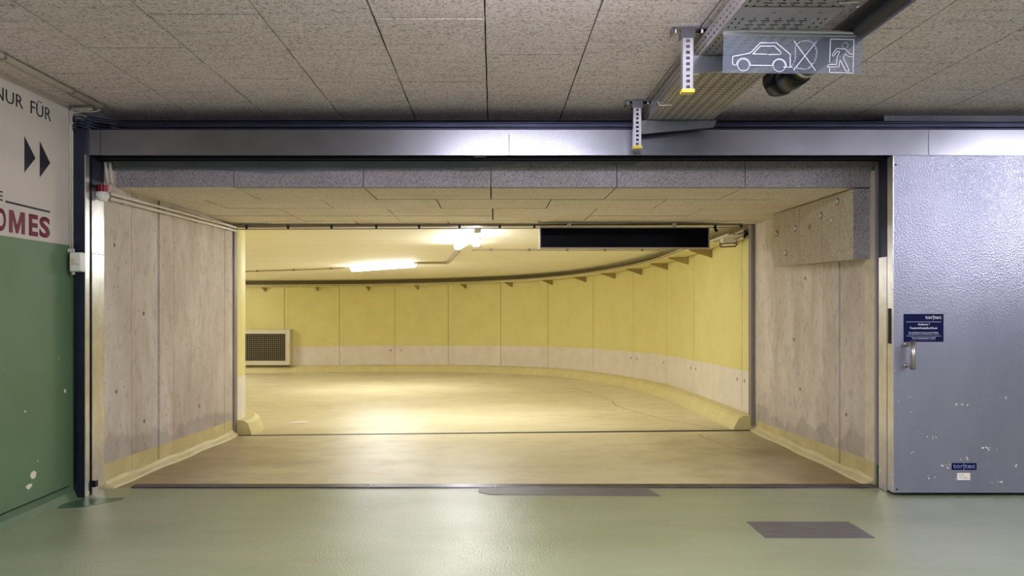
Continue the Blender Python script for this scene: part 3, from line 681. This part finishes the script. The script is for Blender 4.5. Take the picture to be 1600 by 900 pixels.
for i in range(1, len(fine)):
    s += (fine[i]-fine[i-1]).length
    if s >= nxt and s < 22:
        nxt += 1.22; p, n = fine[i], fnn[i]; tdir = Vector((n.y, -n.x)); bm = B(); pts = []
        for o, dz in ((.005, -.152), (.29, -.152), (.29, -.165), (.005, -.255)):
            for sg in (-1, 1):
                c = p+n*o+tdir*.018*sg; pts.append((c.x, c.y, zc(p.x, p.y)+dz))
        hexa(bm, [pts[6], pts[4], pts[5], pts[7]], [pts[0], pts[2], pts[3], pts[1]]); obj('bracket', bm, simple('bracket steel', lin(168, 152, 96), .6, .2) if 'brk' not in M else M['brk'], rt)
        M.setdefault('brk', bpy.data.materials['bracket steel'])
for k, (o, dz) in enumerate(((.10, -.135), (.15, -.132), (.20, -.134), (.25, -.133))):
    seg = path(W[:8], 8)[3:]; nn = normals(seg)
    pts = [(p.x+n.x*o, p.y+n.y*o, zc(p.x, p.y)+dz) for p, n in zip(seg, nn)]
    tag(obj('tray_cable', tube(B(), pts, .014, 6), 'pipe_white', smooth=True), ('wall side', 'second', 'third', 'lip side')[k]+' cream cable in the tray along the ramp wall, counted from wall', 'cable', 'cables in the ramp tray')
# conduits and box at the tray's end
for k in range(3):
    p0 = at(1150, 376-5*k, 8.88); p1 = at(1165, 369.5-5*k, 8.60)
    tag(obj('pipe_stub', tube(B(), [p0+Vector((-.03, .35, -.02)), p0, p1], .017, 8), 'pipe_white', smooth=True), ('lowest', 'middle', 'topmost')[k]+' of three cream pipe stubs at the right tray end', 'pipe', 'pipe stubs at tray end')
a = at(1132, 372, 9.0)
bm = B(); p = [at(1130, 379, 8.85), at(1150, 371.5, 8.75), at(1150, 364, 8.75), at(1130, 371, 8.85)]
hexa(bm, [p[0], p[1], p[1]+Vector((0, .12, 0)), p[0]+Vector((0, .12, 0))], [p[3], p[2], p[2]+Vector((0, .12, 0)), p[3]+Vector((0, .12, 0))])
tag(obj('junction_box', bm, 'pipe_white'), 'flat cream box beside the pipe stubs at the right tray end', 'box')
hk = empty('pipe_hanger', at(1137, 385, 8.8)); tag(hk, 'small dark metal bracket frame beneath the flat cream box', 'bracket')
for (x0, y0, x1, y1) in ((1124, 381, 1151, 379.5), (1126, 386, 1150, 385), (1151, 376, 1151, 384), (1125, 379, 1125, 386)):
    obj('bar', tube(B(), [at(x0, y0, 8.8), at(x1, y1, 8.8)], .009, 6), 'frame_grey', hk)
tag(obj('cable_tie', tube(B(), [at(1163, 360, 8.58), at(1166, 365, 8.56), at(1163, 371, 8.57), at(1165.5, 362, 8.59)], .011, 6), 'black', smooth=True), 'black strap around the ends of the three pipe stubs', 'strap')
tag(obj('cable_end', tube(B(), [at(1116, 354, 8.36), at(1118, 358, 8.34), at(1120, 361.5, 8.33)], [.010, .014, .016], 8), 'black', smooth=True), 'short black cable end hanging right of the display', 'cable')

# luminaires
def luminaire(name, p0, p1, m, label, group=None, zfun=None, w=.052, depth=.042):
    p0 = Vector(p0); p1 = Vector(p1); c = (p0+p1)/2; z0 = zfun(p0.x, p0.y); z1 = zfun(p1.x, p1.y)
    root = empty(name, (c.x, c.y, (z0+z1)/2)); tag(root, label, 'light', group)
    d = (p1-p0).normalized(); s = Vector((-d.y, d.x))
    def pr(off0, off1, ins, hw):
        a = p0+d*ins; b = p1-d*ins
        Q = lambda q, sg, z: (q.x+s.x*sg*hw, q.y+s.y*sg*hw, z)
        return hexa(B(), [Q(a,-1,z0-off1), Q(b,-1,z1-off1), Q(b,1,z1-off1), Q(a,1,z0-off1)], [Q(a,-1,z0-off0), Q(b,-1,z1-off0), Q(b,1,z1-off0), Q(a,1,z0-off0)])
    obj('housing', pr(.0, .045, 0, w*.75), 'plastic_white', root)
    bm = B(); n = 8; ra = []
    for q, zz in ((p0+d*.02, z0), (p0+d*.05, z0), (p1-d*.05, z1), (p1-d*.02, z1)):
        f = .75 if q in (p0+d*.02, p1-d*.02) else 1
        ra.append([bm.verts.new((q.x+s.x*math.cos(PI*k/n)*w*f, q.y+s.y*math.cos(PI*k/n)*w*f, zz-.046-math.sin(PI*k/n)*depth*f)) for k in range(n+1)])
    for A_, B_ in zip(ra, ra[1:]): [bm.faces.new((A_[k], A_[k+1], B_[k+1], B_[k])) for k in range(n)]
    bm.faces.new(ra[0]); bm.faces.new(ra[-1][::-1]); [bm.faces.new((A_[0], B_[0], B_[-1], A_[-1])) for A_, B_ in zip(ra, ra[1:])]
    obj('diffuser', bm, m, root); return root
ZC = lambda x, y: zc(x, y)-.001
luminaire('ceiling_light', (-2.60, 14.6), (-1.32, 13.62), 'tube', 'lit tube light lying lengthwise on the far ramp ceiling', zfun=ZC)
luminaire('ceiling_light', (-.47, 10.5), (-.17, 8.95), 'tube', 'lit tube light pointing toward the inner opening', zfun=ZC)
luminaire('ceiling_light', (-7.4, 15.6), (-6.0, 16.2), 'tube', 'lit tube light further round the ramp bend', zfun=ZC)
GZ = lambda x, y: CEIL
for x, y in ((.27, 2.6), (5.35, 2.6), (.3, -1.6), (5.35, -1.6)):  # front pair placed from the steel's reflections; rear pair added to brighten the garage
    luminaire('garage_light', (x-.6, y), (x+.6, y), 'tube_garage', 'garage ceiling tube light '+('in front of' if y > 0 else 'added as fill behind')+(' the viewpoint' if x < 1 else ' the sliding door side'), 'light' and 'garage tube lights', zfun=GZ, w=.09, depth=.07)
# ramp conduits
def ramp_conduit(pts, r, label, ties=None):
    b = B(); tube(b, [(x, y, zc(x, y)-.02) for x, y in pts], r, 6); o = obj('ceiling_conduit', b, simple('conduit grey', lin(176, 164, 132), .5)); tag(o, label, 'conduit')
    for (xa, ya), (xb, yb) in zip(pts, pts[1:]):
        L = math.hypot(xb-xa, yb-ya); k = int(L/.55)
        for i in range(k):
            t = (i+.5)/k; x = xa+(xb-xa)*t; y = ya+(yb-ya)*t; obj('clip', box(x-.018, x+.018, y-.018, y+.018, zc(x, y)-.036, zc(x, y)-.001), 'frame_grey', o)
ramp_conduit([(-4.9, 15.35), (-3.4, 14.95), (-2.62, 14.62)], .014, 'thin conduit left of the far ramp tube light')
ramp_conduit([(-1.30, 13.62), (-.77, 13.6), (-.48, 11.3), (-.47, 10.55)], .026, 'kinked conduit joining the two ramp tube lights')
ramp_conduit([(-.30, 11.3), (2.45, 11.6)], .012, 'straight thin conduit crossing the ramp ceiling behind display')
tag(obj('sensor_box', box(-.25, -.15, 9.85, 10.05, zc(-.2, 9.95)-.11, zc(-.2, 9.95)-.001), 'plastic_white', bevel=.02), 'small rounded white box beside the nearer ramp tube light', 'box')
bm = B(); q = [at(436, 661, 9.35), at(442, 658.5, 9.35), at(455, 658, 9.35), at(450, 661.5, 9.35)]
q = [(-2.42, 9.36), (-2.34, 9.52), (-2.18, 9.48), (-2.22, 9.37), (-2.30, 9.40)]
lo = [bm.verts.new((x, y, zf(x, y)+.001)) for x, y in q]; hi = [bm.verts.new((x+.005, y, zf(x, y)+.008+.006*(i % 2))) for i, (x, y) in enumerate(q)]
bm.faces.new(hi); bm.faces.new(lo[::-1]); [bm.faces.new((lo[i], lo[(i+1) % 5], hi[(i+1) % 5], hi[i])) for i in range(5)]
tag(obj('paper_scrap', bm, 'paper'), 'crumpled white scrap lying on the ramp floor near kerb end', 'litter')

# ------------------------------------------------------------------ left post equipment
for i, x in enumerate((-2.880, -2.866)):
    tag(obj('wall_conduit', tube(B(), [(x, 5.408, 1.3+88*5.4/F), (x, 5.408, 2.60), (x+.004, 5.40, 2.64)], .0068, 8), 'pipe_grey', smooth=True), ('left' if i == 0 else 'right')+' of two thin grey pipes down the wall corner to the white box', 'conduit', 'corner conduits')
cb = empty('control_box', (-2.84, 5.38, 1.52)); tag(cb, 'small white control box with cable glands on the left corner', 'box')
a = at(106.5, 394, 5.34); b = at(125.8, 424.5, 5.34)
obj('body', box(a.x, b.x, 5.355, 5.408, b.z, a.z), 'plastic_white', cb, bevel=.006)
obj('lid', box(a.x+.010, b.x-.001, 5.34, 5.356, b.z+.004, a.z-.003), 'plastic_white', cb, bevel=.003)
l1 = at(110.5, 404, 5.339); l2 = at(117, 414.5, 5.339); obj('printed_label', box(l1.x, l2.x, 5.3385, 5.3405, l2.z, l1.z), simple('label print', lin(214, 196, 170), .6), cb)
for px, py in ((119.5, 412.2), (122.7, 413)): p = at(px, py, 5.34); obj('button', disc(B(), p, (0, -1, 0), .004, .003, 10), 'frame_grey', cb)
for px in (107.4, 110.6, 114.6): p = at(px, 393, 5.38); obj('gland', tube(B(), [p+Vector((0, 0, -.005)), p+Vector((0, 0, .018))], .0085, 10), 'pipe_grey', cb)
p = at(114.5, 424, 5.38); obj('gland', tube(B(), [p+Vector((0, 0, .004)), p+Vector((0, 0, -.022))], .011, 10), 'pipe_grey', cb)
tag(obj('drop_cable', tube(B(), [p+Vector((0, 0, -.02)), p+Vector((.004, .01, -.06)), p+Vector((.003, .015, -.4)), p+Vector((.002, .018, -.8)), p+Vector((0, .02, -1.44))], .004, 6), 'black', smooth=True), 'thin black cable running down from the white control box', 'cable')
sr = empty('alarm_sounder', (-2.74, 5.55, 2.04)); tag(sr, 'red and white alarm sounder in the top left corner of opening', 'alarm')
cx, cy = -2.735, 5.56
obj('red_band', tube(B(), [(cx, cy, 2.105), (cx, cy, 2.155)], .038, 18), 'red', sr)
obj('red_band_cage', bx(bx(bx(B(), cx-.02, cx-.012, cy-.042, cy-.036, 2.105, 2.155), cx, cx+.006, cy-.042, cy-.036, 2.105, 2.155), cx+.018, cx+.024, cy-.036, cy-.030, 2.105, 2.155), 'black', sr)
obj('horn', tube(B(), [(cx, cy, 2.106), (cx, cy, 2.075), (cx-.002, cy, 2.050), (cx-.004, cy, 2.042)], [.044, .043, .034, .022], 18), 'plastic_white', sr, smooth=True)
for i, (px, px2) in enumerate(((164.5, 168), (171.5, 174.5))):
    p0 = at(px, 254, 5.66); p1 = at(px2, 286, 5.66)
    tag(obj('cable_sleeve', tube(B(), [p0, p1], .011, 10), 'pipe_grey', smooth=True), ('left' if i == 0 else 'right')+' of two short grey tubes above the alarm sounder', 'tube', 'grey tubes above the sounder')
tag(obj('sounder_cable', tube(B(), [at(172, 285, 5.62), at(173, 292, 5.6), at(168, 300, 5.58), at(166, 303, 5.56)], .004, 6), 'pipe_white', smooth=True), 'thin white cable from the grey tubes to the sounder', 'cable')
# ceiling conduits at the left
for i, (x, r) in enumerate(((-2.655, .017), (-2.695, .009), (-2.718, .009))):
    o = obj('ceiling_pipe', tube(B(), [(x, -7, CEIL-r-.003), (x, 2, CEIL-r-.003), (x, 5.46-.05*i, CEIL-r-.003)], r, 10), 'pipe_grey', smooth=True)
    tag(o, ('thick inner', 'thin middle', 'thin outer')[i]+' grey conduit of three running along the ceiling edge', 'conduit', 'ceiling edge conduits')
    if i == 0:
        for y in (2.2, 2.9, 3.6, 4.3, 5.0, 5.35): obj('clip', box(x-.02, x+.02, y-.008, y+.008, CEIL-.037, CEIL-.001), 'frame_grey', o)
cl = empty('corner_conduit', (-2.8, 5.42, 2.63)); tag(cl, 'short grey conduit turning along the top of the left post', 'conduit')
obj('pipe', tube(B(), [(-2.72, 5.40, 2.655), (-2.76, 5.405, 2.652), (-2.87, 5.41, 2.648)], .014, 8), 'pipe_grey', cl, smooth=True)
obj('loose_wire', tube(B(), [(-2.70, 5.40, 2.655), (-2.67, 5.395, 2.64), (-2.70, 5.39, 2.628), (-2.78, 5.39, 2.628), (-2.85, 5.39, 2.622), (-2.868, 5.39, 2.58), (-2.85, 5.39, 2.545)], .0035, 6), 'pipe_grey', cl, smooth=True)
for i in range(4):
    z = 2.60-.02*i; tag(obj('corner_cable', tube(B(), [(-2.868, 5.415, z-.05), (-2.85, 5.40, z), (-2.80, 5.405, z-.005), (-2.74, 5.46, z-.025), (-2.66, 5.53, z-.03)], .007, 6), 'steel_dark', smooth=True), ('topmost', 'second', 'third', 'lowest')[i]+' dark cable bundled round the top left frame corner', 'cable', 'corner cables')

# ------------------------------------------------------------------ ceiling cable tray with cantilever brackets
ct = empty('cable_tray', (1.25, 4, 2.55)); tag(ct, 'perforated galvanised cable tray under the garage ceiling', 'cable tray')
TX0, TX1, TZ = 1.03, 1.465, 2.55
def spans(start, end, pitch, w_): 
    o = []; u = start
    while u+w_ < end: o.append((u, u+w_)); u += pitch
    return o
ya, yb = 1.6, 5.42
tA = spans(ya+.008, yb, .05, .010)      # transverse slot rows
tB = spans(ya+.032, yb, .05, .010)     # staggered holes and edge slots
us = sorted({ya, yb, *[v for s_ in tA for v in s_], *[v for s_ in tB for v in s_], *[s_[1]+.012 for s_ in tB if s_[1]+.012 < yb]})
vA = [(TX0+.085+i*.055, TX0+.122+i*.055) for i in range(5)]; vB = [(TX0+.098+i*.055, TX0+.110+i*.055) for i in range(5)]
vE = [(TX0+.018, TX0+.025), (TX0+.050, TX0+.057), (TX1-.057, TX1-.050), (TX1-.025, TX1-.018)]
vs = sorted({TX0, TX1, *[v for s_ in vA+vB+vE for v in s_]})
def hole(u, v):
    k = ((u-ya) % .05)
    if .008 <= k <= .018 and any(a < v < b for a, b in vA): return True
    if .032 <= k <= .042 and any(a < v < b for a, b in vB): return True
    if .032 <= k <= .054 and any(a < v < b for a, b in vE): return True
    return False
obj('tray_bottom', perf(B(), us, vs, hole, lambda u, v: (v, u, TZ)), 'tray', ct)
sv = [TZ, TZ+.022, TZ+.030, TZ+.054, TZ+.062, TZ+.085]
hs = lambda u, v: (.022 < v-TZ < .030 or .054 < v-TZ < .062) and .032 <= ((u-ya) % .05) <= .054
obj('tray_side', perf(B(), us, sv, hs, lambda u, v: (TX0, u, v)), 'tray', ct)
obj('tray_side', perf(B(), us, sv, hs, lambda u, v: (TX1, u, v)), 'tray', ct)
jp = B(); bx(jp, TX0-.002, TX1+.002, 3.30, 3.42, TZ-.003, TZ-.001); o = obj('joint_plate', jp, 'tray', ct)
for x in (TX0+.07, TX0+.16, TX0+.27, TX0+.36): obj('bolt', disc(B(), (x, 3.36, TZ-.003), (0, 0, -1), .006, .006, 8), 'chrome', o)
for (x, y) in ((TX0+.012, 3.0), (TX0+.012, 4.25), (TX0+.012, 4.9), (TX1-.03, 3.25), (TX1-.03, 3.05)):
    obj('wire_tie', tube(B(), [(x-.02, y, TZ+.02), (x-.012, y, TZ-.004), (x+.06, y-.01, TZ-.004)], .0028, 6), 'plastic_white', ct)
def cantilever(Y, label):
    r = empty('cantilever_bracket', (.96, Y, 2.36)); tag(r, label, 'bracket', 'tray brackets')
    x0, x1 = .937, .985; z0, z1 = 2.372, 2.655
    us_ = [z0]; n = 10; p = (z1-z0)/n
    for i in range(n): us_ += [z0+p*i+p*.25, z0+p*i+p*.75]
    us_.append(z1)
    f = lambda u, v: (x0+.016 < v < x1-.014) and (.25*p < ((u-z0) % p) < .75*p)
    bm = B(); perf(bm, us_, [x0, x0+.016, x1-.014, x1], f, lambda u, v: (v, Y-.02, u))
    bx(bm, x0-.002, x0+.002, Y-.02, Y+.018, z0, z1); bx(bm, x1-.002, x1+.002, Y-.02, Y+.018, z0, z1)
    bx(bm, x0-.002, x0+.008, Y-.024, Y-.018, z0, z1); bx(bm, x1-.008, x1+.002, Y-.024, Y-.018, z0, z1)
    obj('strut', bm, 'alu', r)
    obj('end_cap', box(x0-.006, x1+.008, Y-.028, Y+.022, z0-.014, z0+.002), 'yellow_cap', r)
    tp = B(); bx(tp, x0-.05, x1+.07, Y-.03, Y+.03, CEIL-.012, CEIL-.004); bx(tp, x0-.055, x0-.045, Y-.03, Y+.03, CEIL-.035, CEIL-.004)
    bx(tp, x0-.01, x1+.012, Y-.028, Y+.026, z1-.03, CEIL-.01); obj('head_plate', tp, 'steel', r)
    for sx_ in (x0-.032, x1+.05): obj('anchor_bolt', disc(B(), (sx_, Y-.01, CEIL-.012), (0, 0, -1), .008, .016, 8), 'chrome', r)
    bm = B(); xe = 1.475
    hexa(bm, [(x1, Y-.002, 2.455), (xe, Y-.002, 2.500), (xe, Y+.002, 2.500), (x1, Y+.002, 2.455)], [(x1, Y-.002, TZ-.005), (xe+.02, Y-.002, TZ-.005), (xe+.02, Y+.002, TZ-.005), (x1, Y+.002, TZ-.005)])
    bx(bm, x1, xe+.02, Y-.002, Y+.04, TZ-.006, TZ-.003); obj('arm', bm, 'steel', r)
cantilever(5.30, 'steel cantilever bracket with yellow end cap overlapping the door cover')
cantilever(3.93, 'steel cantilever bracket with yellow end cap directly left of the hanging sign')
for i in range(8):  # added black cables; they darken the slots where the tray only holds shade
    x = TX0+.045+i*.05
    tag(obj('power_cable', tube(B(), [(x, ya, TZ+.026), (x+.004, 3.2, TZ+.026), (x-.003, yb-.02, TZ+.026)], .0235, 8), 'black', smooth=True), ('first', 'second', 'third', 'fourth', 'fifth', 'sixth', 'seventh', 'eighth')[i]+' added black cable from the left, darkening the slots of the ceiling cable tray', 'cable', 'added cables in the ceiling tray')
# black drain pipe
dp = empty('drain_pipe', (1.66, 4, 2.58)); tag(dp, 'thick black drain pipe under the ceiling right of the cable tray', 'pipe')
px_, pz = 1.665, 2.585
obj('pipe', tube(B(), [(px_+.015, .8, pz), (px_, 4.35, pz)], .062, 24), 'black_pipe', dp, smooth=True)
obj('coupling', tube(B(), [(px_, 4.30, pz), (px_, 4.31, pz), (px_, 4.45, pz), (px_, 4.46, pz), (px_, 4.50, pz)], [.064, .074, .074, .070, .066], 24), 'black_pipe', dp, smooth=True)
obj('elbow', tube(B(), [(px_, 4.48, pz), (px_-.005, 4.55, pz), (px_-.01, 4.62, pz+.012), (px_-.012, 4.66, pz+.045), (px_-.012, 4.66, pz+.080)], [.064, .072, .072, .068, .066], 24), 'black_pipe', dp, smooth=True)
obj('clamp', tube(B(), [(px_, 4.20, pz), (px_, 4.225, pz)], .066, 24), 'chrome', dp, smooth=True)
obj('clamp_bolt', bx(B(), px_-.012, px_+.012, 4.20, 4.225, pz+.06, CEIL-.002), 'chrome', dp)
# hanging sign
SY = 3.60; zz = 260/1600
def Z(x, y, dy=0): p = at(1120+x*zz, y*zz, SY); p.y += dy; return p
hs_ = empty('hanging_sign', (1.36, SY, 2.36)); tag(hs_, 'clear acrylic sign with engraved car, crossed out cloud and running figure hanging from ceiling', 'sign')
q = [Z(68, 330), Z(1400, 350), Z(1390, 715), Z(56, 700)]
bm = hexa(B(), [q[3]+Vector((0, -.003, 0)), q[2]+Vector((0, -.003, 0)), q[2]+Vector((0, .003, 0)), q[3]+Vector((0, .003, 0))], [q[0]+Vector((0, -.003, 0)), q[1]+Vector((0, -.003, 0)), q[1]+Vector((0, .003, 0)), q[0]+Vector((0, .003, 0))])
obj('panel', bm, 'acrylic', hs_)
a0, a1, a2, a3 = Z(60, 283), Z(1415, 310), Z(1415, 352), Z(60, 338); V = Vector
bm = hexa(B(), [a3+V((0, -.012, 0)), a2+V((0, -.012, 0)), a2+V((0, .012, 0)), a3+V((0, .012, 0))], [a0+V((0, -.012, 0)), a1+V((0, -.012, 0)), a1+V((0, .012, 0)), a0+V((0, .012, 0))])
tube(bm, [a0+V((0, -.008, -.006)), a1+V((0, -.008, -.006))], .009, 10)
obj('profile', bm, 'alu', hs_)
SRF = -.0036
def stroke(bm, pts, r=.0016, closed=False, smooth_=0):
    P_ = [Z(x, y, SRF) for x, y in pts]
    n = len(P_); 
    for i in range(n if closed else n-1):
        a, b = P_[i], P_[(i+1) % n]; d = b-a
        if d.length < 1e-6: continue
        d.normalize(); s_ = Vector((-d.z, 0, d.x))*r; a = a-d*r*.6; b = b+d*r*.6; t_ = Vector((0, -.0009, 0))
        hexa(bm, [a-s_, b-s_, b+s_, a+s_], [a-s_+t_, b-s_+t_, b+s_+t_, a+s_+t_])
def circ(cx, cy, rx, ry, a0=0, a1=360, n=28): return [(cx+rx*math.cos(math.radians(a0+(a1-a0)*i/n)), cy-ry*math.sin(math.radians(a0+(a1-a0)*i/n))) for i in range(n+1)]
m_eng = simple('engraved white line', lin(214, 214, 238), .5)
bm = B()
stroke(bm, [(188, 627), (160, 627), (149, 615), (149, 560), (152, 545), (320, 513), (415, 415), (572, 415), (703, 525), (703, 640)])
stroke(bm, [(640, 648), (712, 648)]); stroke(bm, [(318, 630), (530, 633)])
stroke(bm, [(342, 521), (415, 446), (553, 446), (612, 505), (612, 520), (600, 527), (498, 527)]); stroke(bm, [(342, 521), (480, 525)])
stroke(bm, circ(254, 628, 56, 56)); stroke(bm, circ(598, 633, 58, 58))
stroke(bm, circ(254, 628, 67, 67, 0, 180, 16)); stroke(bm, circ(598, 636, 68, 68, -5, 180, 16))
obj('car_pictogram', bm, m_eng, hs_)
bm = B(); cl_ = [(728, 655), (724, 630), (740, 625), (738, 605), (760, 590), (752, 570), (770, 548), (756, 525), (768, 500), (752, 475), (768, 440), (790, 420), (810, 405), (835, 400), (860, 398), (885, 405), (910, 412), (925, 430), (940, 445), (942, 470), (955, 495), (948, 525), (950, 550), (935, 575), (930, 600), (910, 612), (900, 640), (885, 645), (860, 662), (830, 660), (800, 655), (770, 650), (745, 640), (735, 655)]
out = []
for (xa, ya_), (xb, yb_) in zip(cl_, cl_[1:]):
    for i in range(5):
        t = i/5; nx, ny = (yb_-ya_), -(xb-xa); L = math.hypot(nx, ny) or 1; k_ = math.sin(PI*t)*11; out.append((xa+(xb-xa)*t+nx/L*k_, ya_+(yb_-ya_)*t+ny/L*k_))
stroke(bm, out, .0015); stroke(bm, [(740, 398), (948, 682)]); stroke(bm, [(955, 403), (735, 676)])
obj('cloud_pictogram', bm, m_eng, hs_)
bm = B(); stroke(bm, [(1082, 600), (1090, 378), (1315, 384), (1306, 705), (1080, 698), (1081, 655)])
stroke(bm, circ(1230, 440, 28, 28))
stroke(bm, [(1306, 523), (1275, 520), (1240, 478), (1150, 468), (1105, 530), (1112, 543), (1122, 540), (1155, 495), (1178, 497), (1150, 560), (1147, 622), (1075, 622), (1058, 640), (1070, 648), (1170, 645), (1182, 578), (1238, 686), (1272, 686), (1212, 556), (1236, 520), (1258, 548), (1306, 548)])
obj('running_figure_pictogram', bm, m_eng, hs_)
for (x0, y0, x1, y1) in ((240, 60, 175, 283), (1258, 168, 1290, 302)):
    bm = B(); p1_ = Z(x1, y1); p0_ = Vector((Z(x0, y0).x, SY+.02, CEIL-.002)); n = 7
    for i in range(n):
        c = p1_.lerp(p0_, (i+.5)/n); d = (p0_-p1_).normalized(); L = (p0_-p1_).length/n*.62; sdir = Vector((1, 0, 0)) if i % 2 else Vector((0, 1, 0))
        tube(bm, [c+d*L*math.cos(2*PI*k/10)+sdir*.0045*math.sin(2*PI*k/10) for k in range(10)], .0012, 5, True)
    obj('chain', bm, 'alu', hs_, smooth=True)
pts = [Z(1415, 335), Z(1450, 330), Z(1490, 300), Z(1520, 230), Z(1528, 160), Z(1505, 70), Z(1470, 5, .02), Vector((1.66, SY+.05, CEIL-.01))]
obj('power_cable', tube(B(), [cat([tuple(p) for p in pts], i, j/4) for i in range(len(pts)-1) for j in range(4)], .003, 8), 'pipe_grey', hs_, smooth=True)
